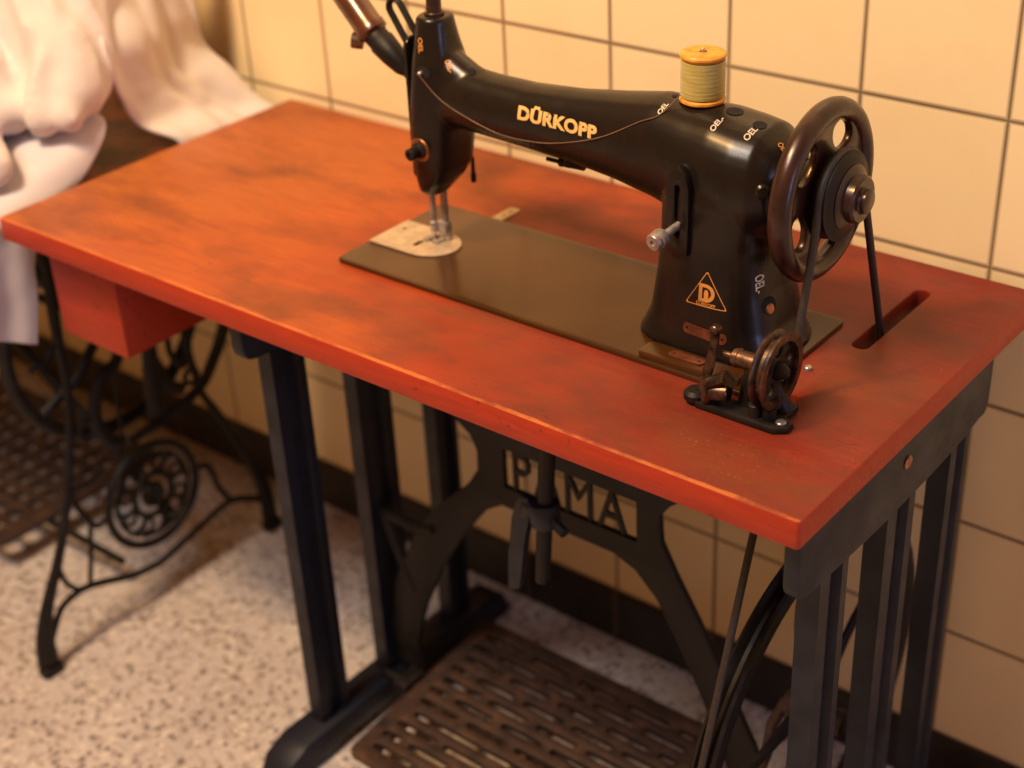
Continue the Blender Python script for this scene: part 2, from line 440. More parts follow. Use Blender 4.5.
tilt = Matrix.Translation((0, -.28, .062)) @ Matrix.Rotation(math.radians(5.5), 4, 'X') @ Matrix.Translation((0, .28, 0))
pl.transform(tilt)
trd = obj('treadle', pl, M['rust'], tab)
bm = B(); cyl(bm, (-.618, -.28, .052), (.018, -.28, .052), .007)
for xx in (-.575, -.18): box(bm, (xx - .012, -.30, .036), (xx + .012, -.26, .066), .004)
obj('treadle_axle', bm, M['iron2'], tab)
# belt wheel under the right end
WC = V((-.035, -.250, .278)); WR = .213
bm = B()
rimprof = [(WR, -.011), (WR + .002, -.008), (WR - .006, -.002), (WR - .006, .002), (WR + .002, .008), (WR, .011), (WR - .014, .012), (WR - .024, .005), (WR - .024, -.005), (WR - .014, -.012)]
lathe(bm, rimprof, WC, (1, 0, 0), 96, closed=True)
bw = obj('belt_wheel', bm, M['iron2'], tab)
for k in range(5):
    a = k * 2 * PI / 5 + .35; bm = B(); pts = []
    for j in range(9):
        q = j / 8; rr = .022 + q * (WR - .04); aa = a + .35 * math.sin(q * PI) * .6
        pts.append(WC + V((0, rr * math.cos(aa), rr * math.sin(aa))))
    tube(bm, pts, [.012 - .005 * math.sin(j / 8 * PI) for j in range(9)], 10, flat=.6, flatdir=(1, 0, 0))
    obj('spoke', bm, M['iron2'], bw)
bm = B(); lathe(bm, [(0, -.024), (.012, -.024), (.014, -.015), (.028, -.012), (.028, .012), (.014, .016), (.012, .040), (0, .040)], WC, (1, 0, 0), 32)
obj('hub', bm, M['rust'], bw)
bm = B(); tube(bm, [WC + V((-.024, .0, 0)), WC + V((-.034, -.01, -.03)), WC + V((-.036, -.015, -.07)), V((-.075, -.300, .15)), V((-.19, -.335, .068))], .006, 10)
obj('pitman_rod', bm, M['rust'], tab)
# presser lifter gear hanging below
ly = -.352
bm = B(); tube(bm, [(-.268, ly, TB - .001), (-.276, ly, .57), (-.281, ly, .50), (-.290, ly, .392)], [.0085, .0085, .0085, .0078], 16)
lf = obj('lifter_rod', bm, M['iron2'], tab)
bm = B(); lathe(bm, [(.0085, -.013), (.0140, -.013), (.0155, -.011), (.0155, .011), (.0140, .013), (.0085, .013)], (-.283, ly, .478), (-.1, 0, 1), 28)
tube(bm, [(-.289, ly, .480), (-.303, ly, .480), (-.309, ly, .466)], [.011, .010, .008], 12)
obj('clamp_collar', bm, M['iron'], lf)
bm = B(); cyl(bm, (-.272, ly - .003, .477), (-.258, ly - .008, .474), .0040); cyl(bm, (-.262, ly - .007, .475), (-.251, ly - .010, .472), .0055)
obj('clamp_screw', bm, M['iron'], lf)
pad = [(-.316, .482), (-.308, .493), (-.298, .492), (-.297, .472), (-.305, .440), (-.316, .372), (-.332, .364), (-.329, .41), (-.322, .46)]
obj('lifter_paddle', plate(pad, [], .010, MY(ly - .002), .002), M['iron'], lf)
bm = B(); lathe(bm, [(0, 0), (.024, 0), (.026, .003), (.018, .010), (.015, .026), (.017, .034), (0, .034)], (-.2685, ly, TB - .034), (0, 0, 1), 28)
obj('bracket', bm, M['iron2'], tab)
# small hinge plate let into the top behind the bed; nicks and screw
bm = plate(rrect(-.493, -.169, -.479, -.130, .004), [circle(-.486, -.140, .002, 12), circle(-.486, -.152, .002, 12)], .0016, MZ(TZ + .0009), .0003)
obj('hinge_plate', bm, M['nickel'], tab)
bm = B(); cyl(bm, (-.052, -.262, TZ - .001), (-.052, -.262, TZ + .004), .0035)
obj('screw', bm, M['steel'], tab)

# ------------------------------------------------------------------ sewing machine
mac = thing('sewing_machine', 'black enamelled vintage sewing machine with gold lettering, standing on the red table', 'sewing machine', (-.31, -.25, TZ))
BZ = .6785
bx = (-.559, -.336, -.065, -.169)
semi = [(-.5562, -.289), (-.5562, -.228)]
bedp = rrect(bx[0], bx[1], bx[2], bx[3], .006)
obj('bed_plate', plate(bedp, [], BZ - TZ - .0004, MZ((BZ + TZ) / 2 + .0001), .0012), M['bed'], mac)
npl = [(-.558, -.288), (-.500, -.288)] + [(-.500 + .036 * math.sin(t) * 1.0, -.2575 - .0305 * math.cos(t)) for t in [k * PI / 16 for k in range(17)]] + [(-.558, -.227)]
nh = [circle(-.5005, -.2445, .0022, 12), rrect(-.512, -.272, -.506, -.258, .0025, 3), circle(-.546, -.245, .0022, 10), rrect(-.509, -.253, -.494, -.250, .001, 2), rrect(-.509, -.2385, -.494, -.2355, .001, 2)]
obj('needle_plate', plate(npl, nh, .0014, MZ(BZ + .0008), .0002), M['nickel'], mac)
bm = plate(rrect(-.185, -.3335, -.085, -.3095, .005), [], .006, MZ(BZ + .003), .0012)
obj('bed_ledge', bm, M['bed'], mac)
bm = plate(rrect(-.158, -.326, -.122, -.315, .0045), [circle(-.153, -.3205, .0014, 8), circle(-.127, -.3205, .0014, 8)], .0014, MZ(BZ + .0068), .0002)
obj('ledge_plate', bm, M['plate'], mac)

# body casting
bm = B()
arm = [(-.470, .843, .024, .030), (-.445, .845, .026, .031), (-.41, .8435, .0265, .0305), (-.365, .8425, .027, .031), (-.31, .843, .0285, .0345), (-.26, .844, .032, .0405), (-.215, .844, .037, .048),
       (-.18, .8395, .044, .0515), (-.15, .836, .048, .055), (-.125, .833, .050, .055), (-.105, .832, .047, .053), (-.090, .832, .038, .040), (-.082, .835, .027, .028)]
loft(bm, [[V((x, y, z)) for y, z in sup(-.246, zc, ry, rz, 2.25)] for x, zc, ry, rz in arm])
me1 = B(); pil = [(.6795, -.146, .076, .060), (.690, -.146, .070, .058), (.705, -.146, .0635, .056), (.74, -.147, .057, .053), (.78, -.148, .0525, .050), (.82, -.146, .054, .0495), (.845, -.144, .050, .045), (.86, -.142, .040, .035)]
loft(me1, [[V((x, y, z)) for x, y in sup(xc, -.247, rx, ry, 3.0)] for z, xc, rx, ry in pil]); join(bm, me1)
hd = [(.736, -.501, -.484, -.262, -.234, 3), (.742, -.503, -.480, -.268, -.228, 3.2), (.754, -.504, -.470, -.2715, -.220, 3.6), (.770, -.505, -.462, -.273, -.214, 4), (.80, -.505, -.459, -.273, -.212, 4.5), (.835, -.504, -.457, -.273, -.214, 4), (.862, -.5025, -.452, -.272, -.219, 3.4),
      (.880, -.501, -.455, -.2705, -.221, 3), (.897, -.499, -.459, -.268, -.224, 2.6), (.912, -.4975, -.4615, -.266, -.226, 2.3), (.920, -.497, -.462, -.265, -.227, 2.1), (.922, -.495, -.464, -.263, -.229, 2)]
me1 = B(); loft(me1, [[V((x, y, z)) for x, y in sup((a + b) / 2, (c + d) / 2, (b - a) / 2, (d - c) / 2, n)] for z, a, b, c, d, n in hd]); join(bm, me1)
# fillet between the head and the arm
me1 = B(); loft(me1, [[V((x, y, z)) for y, z in sup(-.246, zc, ry, rz, 2)] for x, zc, ry, rz in [(-.475, .868, .022, .034), (-.455, .862, .021, .027), (-.435, .855, .020, .024), (-.412, .850, .018, .022), (-.39, .845, .018, .019)]]); join(bm, me1)
# boss beside the hand wheel, and the raised slot housing
me1 = B(); lathe(me1, [(0, 0), (.030, 0), (.030, .012), (.026, .018), (.022, .022), (0, .022)], (-.097, -.246, .836), (1, 0, 0), 32); join(bm, me1)
me1 = B(); tube(me1, [(-.163, -.288, .775), (-.163, -.291, .80), (-.163, -.290, .825), (-.163, -.287, .848)], [.008, .009, .009, .007], 16); join(bm, me1)
bmesh.ops.recalc_face_normals(bm, faces=bm.faces)
bme = modmesh(bm, [('REMESH', dict(mode='VOXEL', voxel_size=.0019)), ('SMOOTH', dict(factor=.5, iterations=7))])
bb = B(); bb.from_mesh(bme); BVH = BVHTree.FromBMesh(bb); bb.free()
body = link_mesh('machine_body', bme, M['jap'], mac, smooth=60)
def hitp(p, d):
    r = BVH.ray_cast(V(p), V(d).normalized(), 1.0)
    return (r[0], r[1]) if r[0] is not None else (None, None)
def decal(bm2, centre, right, up, inward, mat, name, off=.0004, cut=.0015, parent=None):
    """paint a flat 2-D outline onto the casting by dropping every point of it on the surface"""
    c = V(centre); r = V(right).normalized(); u = V(up).normalized(); d = V(inward).normalized()
    bmesh.ops.triangulate(bm2, faces=bm2.faces)
    for _ in range(4):
        es = [e for e in bm2.edges if e.calc_length() > cut]
        if not es: break
        bmesh.ops.subdivide_edges(bm2, edges=es, cuts=1); bmesh.ops.triangulate(bm2, faces=bm2.faces)
    bad = []
    for v in bm2.verts:
        o = c + r * v.co.x + u * v.co.y - d * .05
        h, n = hitp(o, d)
        if h is None: bad.append(v)
        else: v.co = h + n * off
    bmesh.ops.delete(bm2, geom=bad, context='VERTS')
    if not bm2.faces: bm2.free(); return None
    me = bpy.data.meshes.new(name); bm2.to_mesh(me); bm2.free()
    return link_mesh(name, me, mat, parent or body, smooth=0)
# maker's name
t = text_mesh('D\u00dcRKOPP', .0185, .0009, spacing=1.06)
xs = [v.co.x for v in t.verts]; w = max(xs) - min(xs); 
for v in t.verts: v.co.x *= .094 / w; v.co.y *= .86
decal(t, (-.314, -.28, .8535), (1, 0, 0), (0, 0, 1), (0, 1, 0), M['gold'], 'maker_lettering')
# triangle emblem
def tri(s): return [(0, .0215 * s), (-.0205 * s, -.0125 * s), (.0205 * s, -.0125 * s)]
def rtri(s, r=.0025):
    out = []; P = [V((x, y, 0)) for x, y in tri(s)]
    for i in range(3):
        a, b, c = P[i - 1], P[i], P[(i + 1) % 3]
        p, q = b + (a - b).normalized() * r, b + (c - b).normalized() * r
        for k in range(5):
            tt = k / 4; z = (1 - tt) ** 2 * p + 2 * tt * (1 - tt) * b + tt * tt * q; out.append((z.x, z.y))
    return out
def flat(outer, holes=[]):
    b_ = plate(outer, holes, .00002, Matrix.Identity(4))
    bmesh.ops.delete(b_, geom=[f for f in b_.faces if f.normal.z < .5], context='FACES'); return b_
em = flat(rtri(1.0), [rtri(.93)])
dl = text_mesh('D', .023, .0006); dl.transform(Matrix.Translation((0, -.0005, 0))); join(em, dl)
dl = text_mesh('D\u00dcRKOPP', .0042, .0001); dl.transform(Matrix.Translation((0, -.0102, 0))); join(em, dl)
join(em, flat([(-.0022, -.005), (.0022, -.005), (.0022, .001), (.0012, .0035), (-.0012, .0035), (-.0022, .001)]))
decal(em, (-.1345, -.31, .741), (1, 0, 0), (0, 0, 1), (0, 1, 0), M['gold2'], 'triangle_emblem', cut=.001)
decal(flat(rrect(-.0215, -.0050, .0215, .0052, .004), [circle(-.0175, 0, .0012, 8), circle(.0175, 0, .0012, 8)]), (-.1335, -.31, .7035), (1, 0, -.07), (.07, 0, 1), (0, 1, 0), M['plate'], 'serial_plate', off=.0009)
# oil marks
def oel(c, right, up, inward, s=.0085, body_='OEL-', m=M['white']):
    decal(text_mesh(body_, s, .0002), c, right, up, inward, m, 'oil_mark', cut=.001)
UR = ((.12, .93, .35), (-.93, .2, .3), (0, .55, -.83))
oel((-.146, -.266, .879), *UR, s=.0078)
oel((-.1145, -.264, .878), *UR, s=.0085)
oel((-.090, -.258, .872), (.5, .2, -.75), (.3, .6, .6), (-.2, .6, -.8), .007, 'OEL', M['gold2'])
oel((-.203, -.262, .880), *UR, s=.0072, body_='OEL')
oel((-.0875, -.31, .752), (.12, 0, -1), (1, 0, .12), (-.25, 1, 0), .0078)
oel((-.481, -.29, .897), (.1, 0, -1), (1, 0, .1), (0, 1, 0), .008, 'OEL', M['gold2'])
oel((-.452, -.262, .880), (.5, .1, -.85), (.85, .3, .5), (0, .8, -.6), .0075, 'OEL-', M['gold2'])
# oil holes: dark dimples
def dimple(c, inward, r=.006, name='oil_hole', m='black', ry=None):
    decal(flat(circle(0, 0, r, 20, ry)), c, frame_of(inward)[0], frame_of(inward)[1], inward, M[m], name, off=.0006, cut=.002)
dimple((-.142, -.247, .88), (0, .15, -1), .0075)
dimple((-.115, -.252, .87), (-.1, .2, -1), .006)
dimple((-.203, -.245, .88), (0, .1, -1), .0035)
dimple((-.430, -.252, .87), (0, .3, -1), .004)
dimple((-.476, -.30, .872), (0, 1, 0), .0085, ry=.006)
hs_, ns_ = hitp((-.0615, -.36, .7265), (-.3, 1, 0))
dimple(hs_ + V((.0, 0, .003)), -ns_, .0085)
bm = B(); cyl(bm, hs_ - ns_ * .001, hs_ + ns_ * .002, .0048); obj('screw', bm, M['copper'], body)
bm = B(); h, n = hitp((-.092, -.36, .842), (0, 1, 0)); cyl(bm, h - n * .004, h + n * .006, .0065, bev=.002); obj('plug', bm, M['jap'], body)
# stitch regulator
ys = min(hitp((xx, -.36, zz), (0, 1, 0))[0].y for xx in (-.172, -.163, -.156) for zz in (.785, .815, .84)) 
hx = -.1645
hous = [(hx - .0105, .772), (hx + .0105, .772), (hx + .0115, .800), (hx + .0115, .835), (hx + .0075, .847), (hx, .853), (hx - .0075, .847), (hx - .0115, .835), (hx - .0115, .800)]
hb = plate(hous, [rrect(hx - .0022, .788, hx + .0022, .836, .002)], .012, MY(ys + .003), .002)
rg = obj('regulator_housing', hb, M['jap'], mac)
bm = B(); box(bm, (hx - .003, ys + .002, .787), (hx + .003, ys + .006, .837)); obj('regulator_slot', bm, M['black'], rg)
bm = B(); lathe(bm, [(0, -.004), (.0036, -.004), (.0036, .017), (.0045, .018), (.0078, .019), (.0084, .021), (.0084, .0255), (.0070, .0265), (.0070, .0278), (.0080, .0285), (.0080, .031), (.007, .0325), (.003, .0325), (.003, .031), (0, .031)], (hx, ys - .002, .7985), (-.12, -1, -.16), 28)
obj('stitch_regulator', bm, M['steel'], mac)
# face plate seam on the head's left end
fp = rrect(-.267, .752, -.224, .900, .010)
obj('face_plate', plate(fp, [], .004, MX(-.5035), .001), M['jap'], mac)
# bars, foot, needle
bm = B(); cyl(bm, (-.4995, -.2485, .697), (-.4995, -.2485, .755), .0034); cyl(bm, (-.4995, -.2485, .690), (-.4995, -.2485, .702), .0044)
nb = obj('needle_bar', bm, M['steel'], mac)
bm = B(); cyl(bm, (-.4995, -.2475, BZ + .0015), (-.4995, -.2475, .695), .0007, 10, .0002); obj('needle', bm, M['steel'], nb)
bm = B(); cyl(bm, (-.489, -.242, .694), (-.489, -.242, .755), .0040)
pb = obj('presser_bar', bm, M['steel'], mac)
bm = B(); box(bm, (-.4965, -.248, .688), (-.4845, -.237, .702), .002); box(bm, (-.492, -.244, .6812), (-.484, -.238, .690), .001)
box(bm, (-.509, -.258, BZ + .0017), (-.503, -.231, BZ + .0037), .0008); box(bm, (-.496, -.258, BZ + .0017), (-.489, -.231, BZ + .0037), .0008); box(bm, (-.509, -.244, BZ + .002), (-.484, -.238, BZ + .0045), .0008)
obj('presser_foot', bm, M['steel'], mac)
bm = B(); tube(bm, [(-.470, -.222, .775), (-.472, -.213, .765), (-.473, -.212, .742)], .0022, 10); cyl(bm, (-.473, -.212, .738), (-.473, -.212, .748), .003)
obj('presser_lifter', bm, M['iron2'], mac)
bm = B(); cyl(bm, (-.480, -.246, .918), (-.480, -.246, .985), .0075); cyl(bm, (-.480, -.246, .918), (-.480, -.246, .925), .010)
obj('presser_spring_post', bm, M['wheel'], mac)
bm = B(); cyl(bm, (-.492, -.238, .914), (-.492, -.238, .9255), .005); obj('screw', bm, M['iron2'], mac)
# tension knob
bm = B(); tc = V((-.488, -.270, .790))
lathe(bm, [(0, 0), (.0125, 0), (.0130, -.002), (.0115, -.0035), (.0085, -.0035), (0, -.0035)], tc, (0, 1, 0), 32)
tn = obj('tension_disc', bm, M['copper'], mac)
bm = B(); lathe(bm, [(0, 0), (.008, 0), (.0085, -.003), (.006, -.0045), (.0056, -.009), (.0062, -.010), (.0062, -.0155), (.005, -.0165), (.0025, -.0165), (.0025, -.015), (0, -.015)], tc + V((0, -.003, 0)), (0, 1, 0), 28)
obj('tension_knob', bm, M['iron2'], tn)
bm = B(); cyl(bm, (-.479, -.276, .871), (-.479, -.266, .871), .0022); obj('thread_guide', bm, M['steel'], mac)
# slotted take-up guard (loop above the head's left)
def stadium(c, d, L, r, n=10):
    d = V(d).normalized(); nrm = V((0, 1, 0)); s = d.cross(nrm); out = []
    for k in range(n + 1): a = PI * k / n; out.append(c + d * (L / 2) + (s * math.cos(a) + d * math.sin(a)) * r)
    for k in range(n + 1): a = PI * k / n; out.append(c - d * (L / 2) - (s * math.cos(a) + d * math.sin(a)) * r)
    return out
bm = B(); tube(bm, stadium(V((-.5215, -.246, .9065)), (-.56, 0, .83), .034, .0085), .0030, 10, closed=True, flat=1.3, flatdir=(0, 1, 0))
tube(bm, [(-.515, -.246, .888), (-.498, -.246, .878)], .004, 10)
obj('take_up_lever', bm, M['iron2'], mac)
# lamp arm
ax = [V((-.622, -.244, .949)), V((-.567, -.244, .890)), V((-.552, -.244, .888))]
bm = B(); d = (ax[1] - ax[0]).normalized()
lathe(bm, [(0, 0), (.0145, 0), (.0152, .004), (.0152, .072), (.0165, .074), (.0165, .081), (.013, .084), (0, .084)], ax[0], d, 28)
lm = obj('lamp_arm', bm, M['lampm'], mac)
bm = B(); p1 = ax[0] + d * .083
lathe(bm, [(0, -.004), (.0125, -.004), (.0125, .010), (.0138, .012), (.0125, .030), (.010, .046), (.007, .052), (0, .054)], p1, (.80, 0, -.60), 24); cyl(bm, (-.524, -.244, .857), (-.5035, -.244, .845), .0065); obj('lamp_joint', bm, M['iron2'], lm)
bm = B(); cyl(bm, p1 + V((-.010, -.006, -.008)), p1 + V((-.020, -.013, -.006)), .008); tube(bm, [p1 + V((-.014, -.008, 0)), p1 + V((-.030, -.008, .022)), p1 + V((-.040, -.006, .035))], .003, 8); obj('lamp_switch', bm, M['brass'], lm)
# small hook under the arm
bm = B(); cyl(bm, (-.318, -.247, .812), (-.318, -.247, .802), .008); tube(bm, [(-.302, -.249, .8055), (-.325, -.249, .8045), (-.330, -.249, .8035)], .0045, 10); tube(bm, [(-.328, -.249, .8035), (-.346, -.249, .8035)], .002, 8)
obj('arm_hook', bm, M['iron2'], mac)
# spool pin
bm = B(); cyl(bm, (-.178, -.243, .878), (-.178, -.243, .938), .0018, 10); obj('spool_pin', bm, M['steel'], mac)

# hand wheel
HC = V((-.058, -.245, .836)); RM = .0695; rt = .0098
bm = B()
lathe(bm, [(RM + rt * .95 * math.cos(t), rt * math.sin(t) * 1.05) for t in [k * 2 * PI / 16 for k in range(16)]], HC, (1, 0, 0), 72, closed=True)
holes = []
for k in range(5):
    a0 = math.radians(64 + 72 * k); pts = []
    for da, rr in ((-.34, .0455), (-.33, .0545), (-.17, .0600), (0, .0610), (.17, .0600), (.33, .0545), (.34, .0455), (.20, .0385), (0, .0370), (-.20, .0385)):
        pts.append((rr * math.cos(a0 + da), rr * math.sin(a0 + da)))
    c2 = catmull([(x, y, 0) for x, y in pts], 3, True); holes.append([(p.x, p.y) for p in c2])
web = plate(circle(0, 0, RM - .004, 64), holes, .008, Matrix.Translation((0, HC.y, HC.z)) @ MX(HC.x + .001), .002)
join(bm, web)
hw = obj('hand_wheel', bm, M['wheel'], mac)
bm = B(); lathe(bm, [(0, -.032), (.018, -.032), (.022, -.028), (.022, -.012), (.026, -.008), (.029, .0), (.030, .008), (.0355, .0105), (.0385, .012), (.0385, .013), (.0345, .0165), (.0345, .018), (.0385, .0215), (.0385, .0225), (.034, .0235), (.030, .026), (0, .026)], HC, (1, 0, 0), 56)
obj('belt_pulley', bm, M['iron2'], hw)
bm = B(); lathe(bm, [(0, .025), (.027, .025), (.028, .027), (.024, .029), (.0205, .030), (.0205, .0365), (.0185, .0385), (.012, .0385), (.0105, .040), (.0105, .043), (.0085, .044), (0, .044)], HC, (1, 0, 0), 48)
obj('clutch_knob', bm, M['wheel'], hw)

# ------------------------------------------------------------------ drive belt
gx = HC.x + .0172; pr = .0370; br = .0036
def tang(sign):
    # outer tangent between pulley (HC, pr) and wheel (WC, WR)
    c1, c2 = V((0, HC.y, HC.z)), V((0, WC.y, WC.z)); dd = c2 - c1; L = dd.length
    th = math.atan2(dd.z, dd.y); al = math.acos((pr - (WR + .002)) / L)
    a = th + sign * al
    n = V((0, math.cos(a), math.sin(a)))
    return a, c1 + n * pr, c2 + n * (WR + .002)
aF, p1F, p2F = tang(-1); aR, p1R, p2R = tang(1)
if p1F.y > p1R.y: aF, p1F, p2F, aR, p1R, p2R = aR, p1R, p2R, aF, p1F, p2F
def arc(c, r, a0, a1, x, n):
    return [V((x, c.y + r * math.cos(a0 + (a1 - a0) * k / n), c.z + r * math.sin(a0 + (a1 - a0) * k / n))) for k in range(n + 1)]
a0 = aF % (2 * PI); a1 = aR % (2 * PI)
top = arc(HC, pr, a0, a1 if a1 < a0 else a1 - 2 * PI, gx, 24)      # front over the top to the rear
bot = arc(WC, WR + .002, a1, a0 if a0 > a1 else a0 + 2 * PI, WC.x, 72)
bot = arc(WC, WR + .002, a1, a0 - 2 * PI if a0 > a1 else a0, WC.x, 72)
loop = top + [top[-1].lerp(bot[0], k / 14) for k in range(1, 14)] + bot + catmull([bot[-1], bot[-1].lerp(V((gx, -.3035, .738)), .5), V((gx, -.3035, .738)), top[0]], 6)[1:-1]
bm = B(); tube(bm, loop, br, 10, closed=True)
bt = obj('drive_belt', bm, M['belt']); tag(bt, 'thin dark leather belt running from the hand wheel through the red table top', 'belt')
print('BELT', [tuple(round(c, 3) for c in p) for p in (top[0], top[-1], bot[0], bot[-1])])

# ------------------------------------------------------------------ thread spool
SX, SY = -.178, -.243
SH = .88
h, n = hitp((SX, SY, .99), (0, 0, -1)); sz = max(h.z, hitp((SX, SY + .014, .99), (0, 0, -1))[0].z, hitp((SX + .014, SY, .99), (0, 0, -1))[0].z) + .0004
SR = .0200
sp = thing('thread_spool', 'wooden spool of sage green thread standing on top of the black machine arm', 'thread spool', (SX, SY, sz))
shr = lambda L: [(r_, h_ * SH) for r_, h_ in L]
bm = B(); lathe(bm, shr([(.003, 0), (SR * .93, 0), (SR, .0015), (SR, .0035), (SR * .86, .006), (SR * .8, .0062), (SR * .8, .0415), (SR * .86, .042), (SR, .0455), (SR, .0475), (SR * .93, .049), (.0035, .0495), (.003, .047)]), (SX, SY, sz), (0, 0, 1), 44, closed=True)
obj('spool', bm, M['spoolw'], sp)
bm = B(); lathe(bm, shr([(SR * .81, .0062), (SR * .955, .0062)] + [(SR * (.965 + .004 * math.sin(k * 1.7)), .0075 + k * .0011) for k in range(31)] + [(SR * .955, .0418), (SR * .81, .0418)]), (SX, SY, sz), (0, 0, 1), 44, closed=True)
obj('wound_thread', bm, M['thread'], sp)
tp = [(-.454, .851), (-.417, .838), (-.381, .831), (-.345, .831), (-.31, .836), (-.264, .850), (-.221, .873), (-.200, .884)]
pts = [V((-.478, -.277, .871))]; td = V((-.50, .70, -.45)).normalized()
for x, z in tp:
    h, n = hitp(V((x, -.275, z)) - td * .1, td)
    if h: pts.append(h + n * .0010)
pts.append(V((SX - .012, SY - SR * .80, sz + .0075)))
bm = B(); tube(bm, catmull(pts, 6), .00055, 6); obj('loose_thread', bm, M['strand'], sp)

# ------------------------------------------------------------------ bobbin winder
bw_ = thing('bobbin_winder', 'small iron bobbin winder with wheel, screwed to the red table before the hand wheel', 'bobbin winder', (-.06, -.35, TZ))
zb = TZ + .0004
basep = rrect(-.104, -.372, -.016, -.350, .009) 
bp = [(-.105, -.366), (-.098, -.372), (-.024, -.372), (-.014, -.365), (-.014, -.355), (-.024, -.349), (-.024, -.328), (-.044, -.322), (-.060, -.330), (-.066, -.349), (-.100, -.352), (-.106, -.358)]
obj('base_plate', plate(bp, [circle(-.022, -.361, .0028, 12)], .006, MZ(zb + .003), .0012), M['iron2'], bw_)
bm = B(); cyl(bm, (-.104, -.362, zb + .001), (-.104, -.362, zb + .012), .0105, bev=.003); obj('foot_knob', bm, M['iron2'], bw_)
WX, WY, WZ, WW = -.037, -.3465, .7185, .0335
bm = B(); lathe(bm, [(WW, -.0065), (WW + .0005, -.0045), (WW - .004, -.0015), (WW - .004, .0015), (WW + .0005, .0045), (WW, .0065), (WW - .007, .0065), (WW - .0085, 0), (WW - .007, -.0065)], (WX, WY, WZ), (1, 0, 0), 56, closed=True)
wh = obj('winder_wheel', bm, M['wrim'], bw_)
hs = []
for k in range(5):
    a = k * 2 * PI / 5 + .3
    hs.append(circle(.0185 * math.cos(a), .0185 * math.sin(a), .0062, 16))
obj('wheel_web', plate(circle(0, 0, WW - .0065, 44), hs, .004, Matrix.Translation((0, WY, WZ)) @ MX(WX), .0012), M['iron2'], wh)
bm = B(); lathe(bm, [(0, -.012), (.007, -.012), (.008, -.003), (.0085, .004), (.005, .010), (.003, .012), (0, .012)], (WX, WY, WZ), (1, 0, 0), 24); obj('wheel_hub', bm, M['iron2'], wh)
bm = B(); cyl(bm, (WX - .006, WY, WZ), (WX - .040, WY, WZ), .0078); cyl(bm, (WX - .040, WY, WZ), (WX - .052, WY, WZ), .003); cyl(bm, (WX - .034, WY, WZ), (WX - .037, WY, WZ), .0085)
obj('spindle', bm, M['brass'], bw_)
bm = B(); tube(bm, [(-.060, -.346, .676), (-.060, -.346, .70), (-.056, WY, WZ - .004)], [.011, .008, .008], 12); tube(bm, [(-.032, -.338, .676), (-.046, -.342, .705), (-.052, WY, WZ)], [.010, .0065, .007], 12)
obj('bracket_arm', bm, M['iron2'], bw_)
bm = B(); tube(bm, [(-.092, -.352, .742), (-.0925, -.353, .728), (-.094, -.356, .712), (-.097, -.360, .693), (-.098, -.361, .684)], [.0042, .0045, .0045, .0055, .006], 12, flat=.6, flatdir=(0, 1, 0)); cyl(bm, (-.092, -.356, .742), (-.092, -.348, .742), .0045)
obj('tension_lever', bm, M['wrim'], bw_)
bm = B(); tube(bm, [(-.090, -.362, .682), (-.086, -.364, .699), (-.076, -.362, .706), (-.068, -.358, .700)], [.007, .0065, .006, .004], 12, flat=1.5, flatdir=(0, 1, 0)); cyl(bm, (-.086, -.367, .692), (-.070, -.364, .694), .0075)
obj('brake_shoe', bm, M['wrim'], bw_)
bm = B(); cyl(bm, (-.046, -.362, zb + .005), (-.046, -.362, .691), .006); tube(bm, [(-.034, -.360, .678), (-.034, -.360, .690)], .006, 12)
obj('adjusting_post', bm, M['iron2'], bw_)
bm = B(); cyl(bm, (-.022, -.361, zb + .003), (-.022, -.361, zb + .008), .0045); obj('screw', bm, M['steel'], bw_)

